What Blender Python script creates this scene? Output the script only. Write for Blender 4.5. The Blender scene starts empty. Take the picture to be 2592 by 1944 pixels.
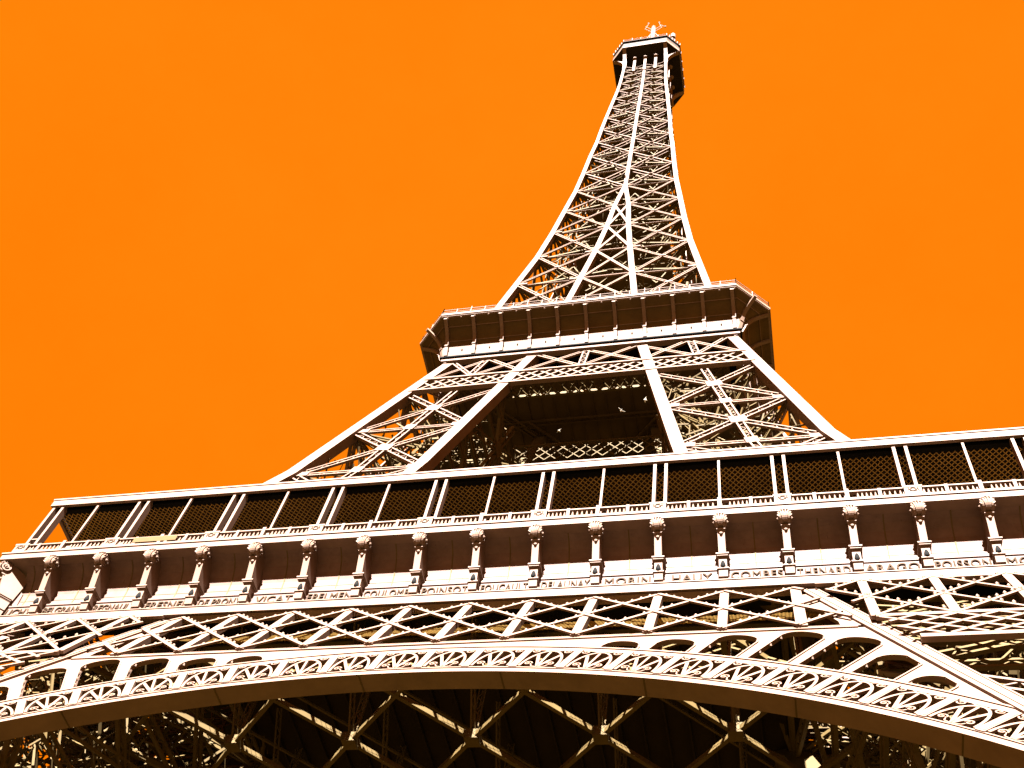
import bpy, math, random
from mathutils import Vector, Matrix
rnd = random.Random(7)
R = math.radians
V = Vector
sc = bpy.context.scene

# ------------------------------------------------------------------ camera
CAM_POS = V((17.787, -77.694, 1.684))
CAM_RT = V((0.9741164299, 0.1825860931, 0.1332647728)); CAM_UP = V((0.0878671760, -0.8490324980, 0.5209828949)); CAM_FW = V((-0.2082703541, 0.4957883984, 0.8430998302))
cd = bpy.data.cameras.new('camera'); cd.sensor_width = 36; cd.lens = 39.3414
cd.clip_start = 0.1; cd.clip_end = 6000
cam = bpy.data.objects.new('camera', cd)
m = Matrix((CAM_RT, CAM_UP, -CAM_FW)).transposed().to_4x4(); m.translation = CAM_POS
cam.matrix_world = m
sc.collection.objects.link(cam); sc.camera = cam

# ------------------------------------------------------------------ light
SUN_EL, SUN_AZ = 39.0, 2.0          # azimuth from the facade's axis, towards +x
w = bpy.data.worlds.new('World'); sc.world = w; w.use_nodes = True
nt = w.node_tree; nt.nodes.clear()
def nd(t, **k):
    n = nt.nodes.new(t)
    for a, b in k.items(): setattr(n, a, b)
    return n
out = nd('ShaderNodeOutputWorld'); bg = nd('ShaderNodeBackground')
sky = nd('ShaderNodeTexSky'); sky.sky_type = 'NISHITA'; sky.sun_disc = False
sky.sun_elevation = R(SUN_EL); sky.sun_rotation = R(180 - SUN_AZ)
bw = nd('ShaderNodeRGBToBW'); tint = nd('ShaderNodeMix'); tint.data_type = 'RGBA'; tint.blend_type = 'MULTIPLY'
tint.inputs['Factor'].default_value = 1
tint.inputs['B'].default_value = (1, .21, .001, 1)
tc = nd('ShaderNodeTexCoord'); sep = nd('ShaderNodeSeparateXYZ'); ramp = nd('ShaderNodeValToRGB')
ramp.color_ramp.elements[0].position = 0.3; ramp.color_ramp.elements[0].color = (.84, .170, .0, 1)
ramp.color_ramp.elements[1].position = 1.0; ramp.color_ramp.elements[1].color = (.90, .206, .0035, 1)
mix = nd('ShaderNodeMix'); mix.data_type = 'RGBA'; mix.inputs['Factor'].default_value = .1
L = nt.links.new
L(sky.outputs[0], bw.inputs[0]); L(bw.outputs[0], tint.inputs['A'])
L(tc.outputs['Generated'], sep.inputs[0]); L(sep.outputs['Z'], ramp.inputs[0])
L(ramp.outputs[0], mix.inputs['A']); L(tint.outputs['Result'], mix.inputs['B'])
mul = nd('ShaderNodeMix'); mul.data_type = 'RGBA'; mul.blend_type = 'MULTIPLY'; mul.inputs['Factor'].default_value = 1
nz = nd('ShaderNodeTexNoise'); nz.inputs['Scale'].default_value = 2.6; nz.inputs['Detail'].default_value = 9; nz.inputs['Roughness'].default_value = .72
nr = nd('ShaderNodeValToRGB'); nr.color_ramp.elements[0].position = .34; nr.color_ramp.elements[1].position = .66
nr.color_ramp.elements[0].color = (.985, .96, .8, 1); nr.color_ramp.elements[1].color = (1.015, 1.035, 1.2, 1)
L(tc.outputs['Generated'], nz.inputs['Vector']); L(nz.outputs['Fac'], nr.inputs[0]); L(nr.outputs[0], mul.inputs['B'])
L(mix.outputs['Result'], mul.inputs['A']); L(mul.outputs['Result'], bg.inputs['Color']); bg.inputs['Strength'].default_value = 0.05
L(bg.outputs[0], out.inputs[0])
sd = bpy.data.lights.new('sun', 'SUN'); sd.energy = 5; sd.angle = R(.5); sd.color = (1, .98, .96)
so = bpy.data.objects.new('sun', sd); sc.collection.objects.link(so)
sdir = V((math.sin(R(SUN_AZ))*math.cos(R(SUN_EL)), -math.cos(R(SUN_AZ))*math.cos(R(SUN_EL)), math.sin(R(SUN_EL))))
so.rotation_euler = sdir.to_track_quat('Z', 'Y').to_euler(); so.location = (0, -100, 200)
sc.view_settings.view_transform = 'Standard'; sc.view_settings.look = 'None'
sc.view_settings.gamma = 1; sc.view_settings.exposure = 4.5

# ------------------------------------------------------------------ materials
def mat(name, col, rough=.6, var=.18, scale=.6, metal=0, stain=0):
    m_ = bpy.data.materials.new(name); m_.use_nodes = True
    t = m_.node_tree; b = t.nodes['Principled BSDF']
    b.inputs['Roughness'].default_value = rough; b.inputs['Metallic'].default_value = metal
    b.inputs['Specular IOR Level'].default_value = .08
    g = t.nodes.new('ShaderNodeTexCoord'); n = t.nodes.new('ShaderNodeTexNoise')
    n.inputs['Scale'].default_value = scale; n.inputs['Detail'].default_value = 8; n.inputs['Roughness'].default_value = .65
    r_ = t.nodes.new('ShaderNodeValToRGB')
    r_.color_ramp.elements[0].position = .3; r_.color_ramp.elements[1].position = .7
    r_.color_ramp.elements[0].color = tuple(c*(1-var) for c in col)+(1,)
    r_.color_ramp.elements[1].color = tuple(c*(1+var) for c in col)+(1,)
    t.links.new(g.outputs['Object'], n.inputs['Vector']); t.links.new(n.outputs['Fac'], r_.inputs[0])
    last = r_.outputs[0]
    if stain:
        mp = t.nodes.new('ShaderNodeMapping'); mp.inputs['Scale'].default_value = (1.3, 1.3, .35)
        n2 = t.nodes.new('ShaderNodeTexNoise'); n2.inputs['Scale'].default_value = 2.2; n2.inputs['Detail'].default_value = 10; n2.inputs['Roughness'].default_value = .75
        r2 = t.nodes.new('ShaderNodeValToRGB'); r2.color_ramp.elements[0].position = .60; r2.color_ramp.elements[1].position = .74
        r2.color_ramp.elements[0].color = (0, 0, 0, 1); r2.color_ramp.elements[1].color = (stain,)*3+(1,)
        mx = t.nodes.new('ShaderNodeMix'); mx.data_type = 'RGBA'; mx.inputs['B'].default_value = (.008, .004, .0015, 1)
        t.links.new(g.outputs['Object'], mp.inputs[0]); t.links.new(mp.outputs[0], n2.inputs['Vector'])
        t.links.new(n2.outputs['Fac'], r2.inputs[0]); t.links.new(r2.outputs[0], mx.inputs['Factor'])
        t.links.new(last, mx.inputs['A']); last = mx.outputs['Result']
    t.links.new(last, b.inputs['Base Color'])
    return m_
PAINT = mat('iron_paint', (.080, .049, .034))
PANEL = mat('panel_paint', (.064, .038, .029), scale=1.5, stain=.9)
DARK = mat('ceiling_shade_paint', (.008, .0045, .002), rough=.8)  # near-black: the shade on ceilings is put into the colour
SOFF = mat('brown_soffit_shade', (.040, .023, .007), rough=.8)  # darker brown, underside shade painted in; the banner shares it
NET = mat('net_wire', (.24, .14, .035))
GILD = mat('gilded_letter', (.017, .008, .0025), rough=.8)
GROUND = mat('ground_gravel', (.038, .0215, .0014), rough=.95, var=.35, scale=.4)
BIRD = mat('bird_feathers', (.3, .28, .24), rough=.9)
BLACK = mat('black_shade_and_ornament', (.0012, .0009, .0007), rough=.9)  # shade under beam, canopy and platform painted black; also the pedestal ornament
INNER = mat('inner_shade_and_seam_iron', (.044, .028, .009), rough=.7)  # darker, yellower iron: interior shade put into the colour; panel seams use it too

# ------------------------------------------------------------------ mesh helpers
class MB:
    def __init__(s): s.v = []; s.f = []
    def hexa(s, a):
        n = len(s.v); s.v += [tuple(p) for p in a]
        s.f += [(n, n+3, n+2, n+1), (n+4, n+5, n+6, n+7), (n, n+1, n+5, n+4), (n+1, n+2, n+6, n+5), (n+2, n+3, n+7, n+6), (n+3, n, n+4, n+7)]
    def bar(s, p, q, wd, th, n):
        p = V(p); q = V(q); d = q-p
        if d.length < 1e-6: return
        d.normalize(); n = V(n); sd_ = d.cross(n)
        if sd_.length < 1e-4: sd_ = d.cross(V((1, .3, .2)))
        sd_.normalize(); nn = sd_.cross(d).normalized(); a = sd_*wd/2; b = nn*th/2
        s.hexa([p-a-b, p+a-b, p+a+b, p-a+b, q-a-b, q+a-b, q+a+b, q-a+b])
    def box(s, x0, x1, y0, y1, z0, z1):
        s.hexa([(x0, y0, z0), (x1, y0, z0), (x1, y1, z0), (x0, y1, z0), (x0, y0, z1), (x1, y0, z1), (x1, y1, z1), (x0, y1, z1)])
    def lattice(s, p, q, n, W, fl=.16, la=.09, dp=.24, step=None, cross=False):
        p = V(p); q = V(q); d = q-p; Ln = d.length; d.normalize(); n = V(n).normalized()
        sd_ = d.cross(n).normalized(); a = sd_*(W/2-fl/2)
        s.bar(p-a, q-a, fl, dp, n); s.bar(p+a, q+a, fl, dp, n)
        k = max(2, int(Ln/(step or W*1.0)))
        for i in range(k):
            u = p+d*Ln*i/k; v_ = p+d*Ln*(i+1)/k; sg = 1 if i % 2 else -1
            s.bar(u+a*sg, v_-a*sg, la, la, n)
            if cross: s.bar(u-a*sg, v_+a*sg, la, la*.9, n)
    def ribbon(s, pts, wd, th, n):
        for a, b in zip(pts, pts[1:]): s.bar(a, b, wd, th, n)
    def quad(s, a, b, c, d):
        n = len(s.v); s.v += [tuple(a), tuple(b), tuple(c), tuple(d)]; s.f.append((n, n+1, n+2, n+3))
    def prism_x(s, poly, x0, x1):
        n = len(s.v); k = len(poly)
        s.v += [(x0, y, z) for y, z in poly]+[(x1, y, z) for y, z in poly]
        s.f.append(tuple(range(n, n+k))); s.f.append(tuple(range(n+2*k-1, n+k-1, -1)))
        for i in range(k):
            j = (i+1) % k; s.f.append((n+i, n+k+i, n+k+j, n+j))
    def lathe(s, c, ax, prof, seg=10):
        # prof list of (t along axis, radius)
        ax = V(ax).normalized(); u = ax.orthogonal().normalized(); w_ = ax.cross(u); n = len(s.v); c = V(c)
        for t, r_ in prof:
            for i in range(seg):
                a = 2*math.pi*i/seg; s.v.append(tuple(c+ax*t+(u*math.cos(a)+w_*math.sin(a))*r_))
        for j in range(len(prof)-1):
            for i in range(seg):
                k = (i+1) % seg; s.f.append((n+j*seg+i, n+j*seg+k, n+(j+1)*seg+k, n+(j+1)*seg+i))
        s.f.append(tuple(n+i for i in range(seg))[::-1]); s.f.append(tuple(n+(len(prof)-1)*seg+i for i in range(seg)))
    def mesh(s, name, mt, smooth=False):
        me = bpy.data.meshes.new(name); me.from_pydata(s.v, [], s.f); me.materials.append(mt); me.update()
        if smooth:
            for p_ in me.polygons: p_.use_smooth = True
        return me
    def obj(s, name, mt, parent=None, loc=None, rz=0, smooth=False):
        return link(name, s.mesh(name, mt, smooth), parent, loc, rz)
def link(name, data, parent=None, loc=None, rz=0):
    o_ = bpy.data.objects.new(name, data); sc.collection.objects.link(o_)
    if parent: o_.parent = parent
    if loc: o_.location = loc
    o_.rotation_euler = (0, 0, rz)
    return o_
def copy_to(o_, parent, rz=None, loc=None):
    c = o_.copy(); sc.collection.objects.link(c); c.parent = parent
    if rz is not None: c.rotation_euler = (0, 0, rz)
    if loc is not None: c.location = loc
    return c
def lerp(x, X, Y):
    if x <= X[0]: return Y[0]
    for i in range(len(X)-1):
        if x <= X[i+1]: return Y[i]+(Y[i+1]-Y[i])*(x-X[i])/(X[i+1]-X[i])
    return Y[-1]

# ------------------------------------------------------------------ tower profile
OZ = [0, 52.2, 57, 78.8, 111.3, 116, 131, 139, 151.6, 162.4, 171, 182.4, 190, 202, 211, 220, 251.5, 268, 276]
OV = [61.07, 33.4, 31.6, 24.6, 16.75, 16.2, 13.75, 12.9, 11.35, 10.4, 9.75, 8.85, 8.45, 7.9, 7.35, 7.05, 5.5, 5.2, 5.15]
def o(z): return lerp(z, OZ, OV)
IZ = [0, 51.2, 57, 79, 111.3, 116, 130, 141, 152, 161, 171, 181.5, 300]
IV = [37.3, 18.9, 15.0, 11.5, 6.3, 5.7, 4.25, 3.3, 2.35, 1.65, 1.1, 0, 0]
def ic(z): return lerp(z, IZ, IV)
def oc(z, h=.5): return o(z)-h
B = 3.807
NF = V((0, -1, .3))
ROT = [0, math.pi/2, math.pi, -math.pi/2]

tower = bpy.data.objects.new('iron_tower', None); sc.collection.objects.link(tower)
tower['label'] = 'tall sunlit iron lattice tower with arch, two galleries and a small top platform'
tower['category'] = 'tower'

# ---------------- ground (setting)
g = MB(); g.quad((-3000, -3000, 0), (3000, -3000, 0), (3000, 3000, 0), (-3000, 3000, 0))
go = g.obj('ground', GROUND); go['kind'] = 'structure'

def inside(P, zlo, zhi, mg=.5):
    if not zlo < P.z < zhi: return False
    q = leg_pts(P.z); return q['oo'].x+mg < P.x < q['ii'].x-mg and q['oo'].y+mg < P.y < q['ii'].y-mg
# ---------------- legs: one corner (-,-) built, three rotated copies
def leg_pts(z, h=.55):
    a = o(z)-h-(1.3 if z < 53 else 0); b = ic(z)
    return {'oo': V((-a, -a, z)), 'io': V((-b, -a, z)), 'oi': V((-a, -b, z)), 'ii': V((-b, -b, z))}
FACES = [('oo', 'io', V((0, -1, .3))), ('oo', 'oi', V((-1, 0, .3))), ('io', 'ii', V((1, 0, -.2))), ('oi', 'ii', V((0, 1, -.2)))]

def build_leg(zs, wch, name, Wl, NCL):
    roots = {}
    for k in ('oo', 'io', 'oi', 'ii'):
        ch = MB()
        if zs[0] < 40 and k in ('io', 'oi'): continue
        for a, b in zip(zs, zs[1:]):
            P, Q = leg_pts(a)[k], leg_pts(b)[k]
            ch.bar(P-(Q-P)*.002, Q+(Q-P)*.002, wch, wch, (0, -1, 0) if k in ('oo', 'io') else (-1, 0, 0))
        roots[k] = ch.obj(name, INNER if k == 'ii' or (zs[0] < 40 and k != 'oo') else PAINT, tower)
    root = roots['oo']
    subs = [root]
    for fi, (A, Bk, n) in enumerate(FACES):
        f = MB()
        for a, b in zip(zs, zs[1:]):
            pa, pb = leg_pts(a), leg_pts(b)
            f.lattice(pa[A], pa[Bk], n, Wl*.8, step=Wl*.8)
            f.lattice(pa[A], pb[Bk], n, Wl, step=Wl*.9, la=.08)
            f.lattice(pa[Bk], pb[A], n, Wl, step=Wl*.9, dp=.34, la=.08)
            ma = (pa[A]+pa[Bk])/2; mb = (pb[A]+pb[Bk])/2
            f.lattice(ma, mb, n, Wl*.9, step=Wl*.8, dp=.4, la=.08)
            c = (ma+mb)/2; d = (mb-ma).normalized()
            f.bar(c-d*.75, c+d*.75, 1.5, .5, n)
            for P, Q in ((pa[A], pa[Bk]), (pa[Bk], pa[A])):
                e = (Q-P).normalized(); f.bar(P+e*.3, P+e*1.5, 1.0, .42, n)
            f.bar(ma-d*.6, ma+d*.6, 1.1, .5, n)
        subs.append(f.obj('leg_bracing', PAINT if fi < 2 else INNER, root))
    # inside: diaphragms, lift rails, stairs, added sky-blocking plates
    for z in zs:
        f = MB(); p_ = leg_pts(z)
        f.lattice(p_['oo'], p_['ii'], (0, 0, 1), .7); f.lattice(p_['io'], p_['oi'], (0, 0, 1), .7)
        subs.append(f.obj('leg_diaphragm', INNER, root))
    f = MB()
    for z in zs[1:]:
        a_ = -(oc(z)+ic(z))/2; w_ = (oc(z)-ic(z))*.27
        f.box(a_-w_, a_+w_, a_-w_*.4, a_+w_*1.2, z+.5, z+.6)  # plate added to block the sky and darken the leg inside
    def cpt(z, dx, dy):
        a = -(oc(z)+ic(z))/2; return V((a+dx, a+dy, z))
    for dx, dy in ((-1.6, -1.6), (1.6, -1.6), (-1.6, 1.6), (1.6, 1.6)):
        f.lattice(cpt(zs[0], dx, dy), cpt(zs[-1], dx, dy), (dx, dy, 0), .6, step=.9)
    z = zs[0]; k = 0
    while z < zs[-1]-2.2:
        s_ = 1 if k % 2 else -1
        f.bar(cpt(z, -2.6*s_, 2.8), cpt(z+2.1, 2.6*s_, 2.8), .9, .12, (0, 0, 1))
        f.bar(cpt(z+1, -2.6*s_, 2.4), cpt(z+3.1, 2.6*s_, 2.4), .06, .06, (0, 1, 0))
        f.bar(cpt(z, -1.6, -1.6), cpt(z, 1.6, -1.6), .2, .25, (0, 0, 1)); f.bar(cpt(z, -1.6, 1.6), cpt(z+2.1, 1.6, 1.6), .15, .15, (0, 0, 1))
        f.bar(cpt(z, 1.6, -1.6), cpt(z+2.1, 1.6, 1.6), .15, .15, (0, 0, 1)); f.bar(cpt(z, -1.6, -1.6), cpt(z, -1.6, 1.6), .2, .25, (0, 0, 1))
        z += 2.1; k += 1
    subs.append(f.obj('lift_rails', INNER, root))
    # secondary bars
    f = MB()
    for a, b in zip(zs, zs[1:]):
        for t in (.25, .5, .75):
            z = a+(b-a)*t; p_ = leg_pts(z)
            for A, Bk, n in FACES[2:]:
                f.lattice(p_[A], p_[Bk], n, .45, step=.6)
            f.lattice((p_['oo']+p_['io'])/2, (p_['oi']+p_['ii'])/2, (0, 0, 1), .5)
            f.lattice((p_['oo']+p_['oi'])/2, (p_['io']+p_['ii'])/2, (0, 0, 1), .5)
        p0_, p1_ = leg_pts(a), leg_pts(b)
        f.lattice(p0_['oo'], p1_['ii'], (1, -1, 0), .5); f.lattice(p0_['ii'], p1_['oo'], (1, -1, 0), .5)
        f.lattice(p0_['io'], p1_['oi'], (1, 1, 0), .5); f.lattice(p0_['oi'], p1_['io'], (1, 1, 0), .5)
    for a, b in zip(zs, zs[1:]):
        for i in range(NCL):
            def pt():
                z = a+(b-a)*rnd.random(); q = leg_pts(z); u, v_ = rnd.random(), rnd.random()
                if rnd.random() < .6: u = rnd.choice((.04, .96)) if rnd.random() < .5 else u; v_ = v_ if u in (.04, .96) else rnd.choice((.94, .96))
                return V((q['oo'].x+(q['ii'].x-q['oo'].x)*u, q['oo'].y+(q['ii'].y-q['oo'].y)*v_, z)), u, v_
            P, u, v_ = pt(); ln_ = rnd.uniform(1.5, 4.5)
            D = V((rnd.uniform(-1, 1), rnd.uniform(-1, 1), rnd.uniform(-1, 1)))
            if rnd.random() < .5: D = V(rnd.choice(((1, 0, .1), (0, 1, .1), (-.3, -.3, 1), (1, 0, 1), (0, 1, 1), (-1, 0, 1), (0, -1, 1))))
            D.normalize()
            while ln_ > .5 and not (inside(P-D*ln_/2, zs[0]-9, zs[-1]+1, .1) and inside(P+D*ln_/2, zs[0]-9, zs[-1]+1, .1)): ln_ -= .5
            if ln_ > .5: f.bar(P-D*ln_/2, P+D*ln_/2, rnd.uniform(.06, .22), rnd.uniform(.06, .16), (rnd.uniform(-1, 1), -1, .3))
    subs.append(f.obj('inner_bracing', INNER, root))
    for r_ in ROT[1:]:
        c = copy_to(root, tower, r_)
        for s_ in subs[1:]: copy_to(s_, c)
        for k, q_ in roots.items():
            if k != 'oo': copy_to(q_, tower, r_)
    return root
build_leg([57.2, 69.2, 80.6, 91.0, 101.7], 1.1, 'leg_chord', .85, 240)
build_leg([-.5, 9, 19, 30, 41.0], 1.5, 'leg_chord', .95, 420)
# chord stubs 41 -> 57 (4 chords per leg), 101.7 -> 116
for k in ('oo', 'io', 'oi', 'ii'):
    for seg_ in (((41, 51.8, 1.5), (51.8, 57.2, 1.3)), ((101.7, 111.3, 1.1), (111.3, 116.2, 1.1))):
        ch = MB()
        for a, b, wd in seg_:
            if k in ('io', 'oi') and a == 41: continue
            ch.bar(leg_pts(a)[k], leg_pts(b)[k], wd, wd, (0, -1, 0) if k in ('oo', 'io') else (-1, 0, 0))
        c0 = ch.obj('leg_chord', INNER if k == 'ii' or (seg_[0][0] == 41 and k != 'oo') else PAINT, tower)
        for r_ in ROT[1:]: copy_to(c0, tower, r_)

# ---------------- T plane (arch, spandrel and girder under the first floor)
KS = .53; IS = math.sqrt(1+KS*KS); NT = V((0, -1, KS)).normalized()
def T(x, z, off=0.0): return V((x, -32.7-KS*(52.2-z)-off, z))
def Lp(x, z, off=0.0): return V((x, -33.4-KS*(52.2-z)-off, z))     # leg face plane
zL, rL = 10.53, 34.95; zU, rU = 12.8, 36.9      # in-plane circles
def archpt(th, v, off=0.0):
    d = (math.sin(th), math.cos(th)); lo = V((rL*d[0], zL+rL*d[1]))
    c = zL-zU; bq = d[1]*c; t = -bq+math.sqrt(bq*bq-(c*c-rU*rU)); hi = V((t*d[0], zL+t*d[1]))
    P = lo+(hi-lo)*v; return T(P[0], P[1]/IS, off)
def arch_top(x): return (zU+math.sqrt(max(0, rU*rU-x*x)))/IS
THM = 1.12
def fan_len(th): return (archpt(th, 1)-archpt(th, 0)).length
def build_arch(full):
    a = MB(); N = 96
    def strip(v0, v1, d0, d1):
        for i in range(N):
            t0 = -THM+2*THM*i/N; t1 = -THM+2*THM*(i+1)/N
            P = [archpt(t0, v0), archpt(t1, v0), archpt(t1, v1), archpt(t0, v1)]
            f_ = [p_+V((0, d0, 0)) for p_ in P]; b_ = [p_+V((0, d1, 0)) for p_ in P]
            a.hexa(f_+b_)
    strip(0, .155, 0, 1.15)       # lower band with deep soffit
    strip(.155, .18, -.06, .1); strip(0, .03, -.07, 0)
    root = a.obj('arch', PAINT, tower)
    a = MB(); strip(.84, 1.0, 0, .5); strip(.815, .84, -.06, .1); strip(.965, 1.0, -.07, 0)
    a.obj('arch_upper_band', PAINT, root)
    s = MB()
    for i in range(int(THM/.0698)*2+1):       # seams across the soffit every few metres
        th = -THM+.0698*i
        if i % 3 == 0:
            s = MB(); s.bar(archpt(th, -.004)+V((0, .02, 0)), archpt(th, -.004)+V((0, 1.13, 0)), .07, .02, (0, 0, 1)); s.obj('soffit_seam', INNER, root)
    if not full: return root
    dth = .0695
    for j in range(-13, 13):
        pn = MB(); thj = (j+.12)*dth
        def M(u, v, off=0.0): return archpt(thj+u*dth, .17+v*.66, off)
        pn.bar(M(0, -.02), M(0, 1.02), .40, .2, NT)
        pn.bar(M(0, .04, .1), M(0, .96, .1), .22, .06, NT)
        arc = [M(.5-.38*math.cos(R(a_)), .04+.86*math.sin(R(a_)), .03) for a_ in range(0, 181, 12)]
        pn.ribbon(arc, .13, .12, NT)
        for a_ in (52, 84, 128):
            pn.bar(M(.5, .02), M(.5-.37*math.cos(R(a_)), .04+.84*math.sin(R(a_))), .16 if a_ != 84 else .12, .13, NT)
        for cu, cv, sg, rr in ((.27, .15, 1, .085), (.73, .15, -1, .085), (.19, .86, 1, .08), (.81, .86, -1, .08)):
            sp = [M(cu+sg*rr*(1-t/22)*math.cos(t*.42+(0 if cv < .5 else 3.1)), cv+rr*1.15*(1-t/22)*math.sin(t*.42+(0 if cv < .5 else 3.1)), .07) for t in range(0, 19)]
            pn.ribbon(sp, .07, .12, NT)
            pn.lathe(M(cu, cv, .0), NT, [(0, .05), (.12, .06), (.16, .03)], 6)
        pn.ribbon([M(.3, .98), M(.42, .9), M(.5, .88), M(.58, .9), M(.7, .98)], .07, .12, NT)
        pn.ribbon([M(.5, .02), M(.36, .06), M(.3, .2)], .06, .1, NT); pn.ribbon([M(.5, .02), M(.64, .06), M(.7, .2)], .06, .1, NT)
        pn.obj('arch_ornament', PAINT, root)
    return root
arch = build_arch(True)
arch2 = build_arch(False); arch2.rotation_euler = (0, 0, ROT[1])
for r_ in ROT[2:]:
    c = copy_to(arch2, tower, r_)
    for s_ in list(arch2.children): copy_to(s_, c)

# spandrel plate with rounded openings
ZC = 44.45           # girder bottom chord (lower edge)
def chord_in(z): return 18.9+.4*(52.8-z)          # inner edge of the leg chord
def chord_z(x): return 52.8-(x-18.9)/.4
def plate_hi(x):
    x = abs(x); return min(ZC+.05, chord_z(x)+.2)
def polar(th, rr, off=0.0):
    return T(rr*math.sin(th), (zL+rr*math.cos(th))/IS, off)
def r_arch(th):
    d = math.cos(th); c = zL-zU; bq = d*c; return -bq+math.sqrt(bq*bq-(c*c-rU*rU))
def r_hi(th):
    # girder's bottom chord or the leg chord, whichever comes first
    r1 = ((ZC+.1)*IS-zL)/math.cos(th)
    # chord line: x = 18.45+.362*(51.75-z)  with z=(zL+r cos)/IS
    r2 = (18.9+.4*(52.8-zL/IS)+.2)/(math.sin(th)+.4*math.cos(th)/IS)
    return min(r1, r2)
def r_lim(th):
    r1 = (ZC*IS-zL)/math.cos(th); r2 = (18.9+.4*(52.8-zL/IS)-.45)/(math.sin(th)+.4*math.cos(th)/IS)
    return min(r1, r2)
HC = [.262+.0665*i for i in range(7)]; HH = [1.2, 2.0, 3.4, 4.9, 5.0, 3.3, 1.5]; HW = [.0255, .026, .026, .026, .0265, .0265, .025]
def hole_r(th):
    t_ = abs(th)
    for c, h, hw in zip(HC, HH, HW):
        if abs(t_-c) < hw:
            base = r_arch(t_); top = min(r_arch(c)+h, r_lim(c))
            u = abs(t_-c)/hw; capr = min(1.1, (top-base))
            return max(base, min(top-capr*(1-(1-u**2.3)**(1/2.3)), r_lim(t_)))
    return None
sp = MB()
def plate(sx):
    TH = [i*.004 for i in range(int(.80/.004)+1)]
    for c, hw in zip(HC, HW): TH += [c-hw, c+hw, c-hw+.0004, c+hw-.0004, c-hw+.0014, c+hw-.0014]
    TH = sorted(set(TH))
    for a, b in zip(TH, TH[1:]):
        h = hole_r((a+b)/2)
        if h is None: l0, l1 = r_arch(a)-.1, r_arch(b)-.1
        else:
            e = (b-a)*1e-3; l0 = hole_r(a+e) or h; l1 = hole_r(b-e) or h
        h0, h1 = r_hi(a), r_hi(b)
        if h0 <= l0+.02 and h1 <= l1+.02: continue
        h0 = max(h0, l0+.02); h1 = max(h1, l1+.02)
        P = [polar(sx*a, l0, -.03), polar(sx*b, l1, -.03), polar(sx*b, h1, -.03), polar(sx*a, h0, -.03)]
        if sx < 0: P = [P[1], P[0], P[3], P[2]]
        sp.hexa(P+[p_+V((0, .26, 0)) for p_ in P])
plate(1); plate(-1)
spo = sp.obj('spandrel_plate', PAINT, arch)
for sx in (1, -1):
    for c, hw in zip(HC, HW):
        rim = MB(); pts = []
        for i in range(17):
            t_ = c-hw+.0005+(2*hw-.001)*i/16; h = hole_r(t_)
            if h: pts.append(polar(sx*t_, h+.04, .0))
        pts = [polar(sx*(c-hw), r_arch(c-hw), 0)]+pts+[polar(sx*(c+hw), r_arch(c+hw), 0)]
        rim.ribbon(pts, .07, .08, NT)
        for i in range(len(pts)-1):
            n_ = max(1, int((pts[i+1]-pts[i]).length/.4))
            for j in range(n_):
                p_ = pts[i]+(pts[i+1]-pts[i])*(j+.5)/n_
                if (j+i) % 3 == 0 and (i < 3 or i > len(pts)-5): rim.lathe(p_+V((0, .1, -.12)), (0, -.3, 1), [(0, .09), (.12, .08), (.2, .02)], 6)
        for i in range(4): rim.lathe(polar(sx*(c-hw+2*hw*(i+.5)/4), r_arch(c)+.02, -.2), (0, 0, 1), [(0, .11), (.14, .1), (.26, .02)], 6)
        rim.obj('opening_rim', PAINT, arch)
# leg front chord, one box either side with raised flanges
for sx in (1, -1):
    lc = MB()
    cc_ = lambda z, dx=0.0, off=0.0: V((sx*(19.4+dx+.4*(52.8-z)), -32.7-KS*(52.2-z)+.07-off, z))
    P = [cc_(z, 0, 0) for z in (51.7, 12)]
    lc.bar(P[0], P[1], .92, .3, NT)
    for dx, ww in ((-.42, .10), (-.12, .04), (.42, .10)):
        Q = [cc_(z, dx, .16) for z in (51.7, 12)]
        lc.bar(Q[0], Q[1], ww, .1, NT)
    for i in range(9):
        z = 50-i*4.1; Q = cc_(z, 0, .14); D = (cc_(z-1, 0, .14)-Q).normalized()
        lc.bar(Q, Q+D*.4, .8, .03, NT)
    lco = lc.obj('leg_chord', PAINT, tower)
    for r_ in ROT[1:]: copy_to(lco, tower, r_)

# ---------------- girder under the first floor
gd = MB(); lamps = []
ZT = 51.55
gd.bar(T(-19.0, ZT), T(19.0, ZT), .2, .5, NT)
gd.bar(T(-21.9, ZC+.15, -.1), T(21.9, ZC+.15, -.1), .34, .3, NT)
gd.bar(T(-21.5, ZC+.28, .07), T(21.5, ZC+.28, .07), .05, .03, NT)
def clip(x0, z0, x1, z1, lim):
    # clip segment to |x|<=lim(z)
    n_ = 40; ok = [i for i in range(n_+1) if abs(x0+(x1-x0)*i/n_) <= lim(z0+(z1-z0)*i/n_)]
    if len(ok) < 3: return None
    a, b = ok[0]/n_, ok[-1]/n_
    return (x0+(x1-x0)*a, z0+(z1-z0)*a, x0+(x1-x0)*b, z0+(z1-z0)*b)
LIM = lambda z: chord_in(z)+.1
for k in range(-5, 6):
    gd.bar(T(B*k+(.17*(1 if k > 0 else -1) if abs(k) == 5 else 0), ZC+.2), T(B*k+(.17*(1 if k > 0 else -1) if abs(k) == 5 else 0), ZT), .5 if abs(k) < 5 else .58, .36, NT)
for k in range(-7, 8):
    for sg in (-1, 1):
        c = clip(B*k, ZT, B*(k+2*sg), ZC+.3, LIM)
        if not c: continue
        x0, z0, x1, z1 = c
        gd.bar(T(x0, z0, .24 if sg > 0 else .2), T(x1, z1, .24 if sg > 0 else .2), .22, .12, NT)
        n_ = int(math.hypot(x1-x0, z1-z0)/.62)
        for i in range(1, n_):
            if i % 5 == 0: continue
            t = i/n_; lamps.append(T(x0+(x1-x0)*t, z0+(z1-z0)*t+.17, .1))
gird = gd.obj('girder', PAINT, tower)
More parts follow.
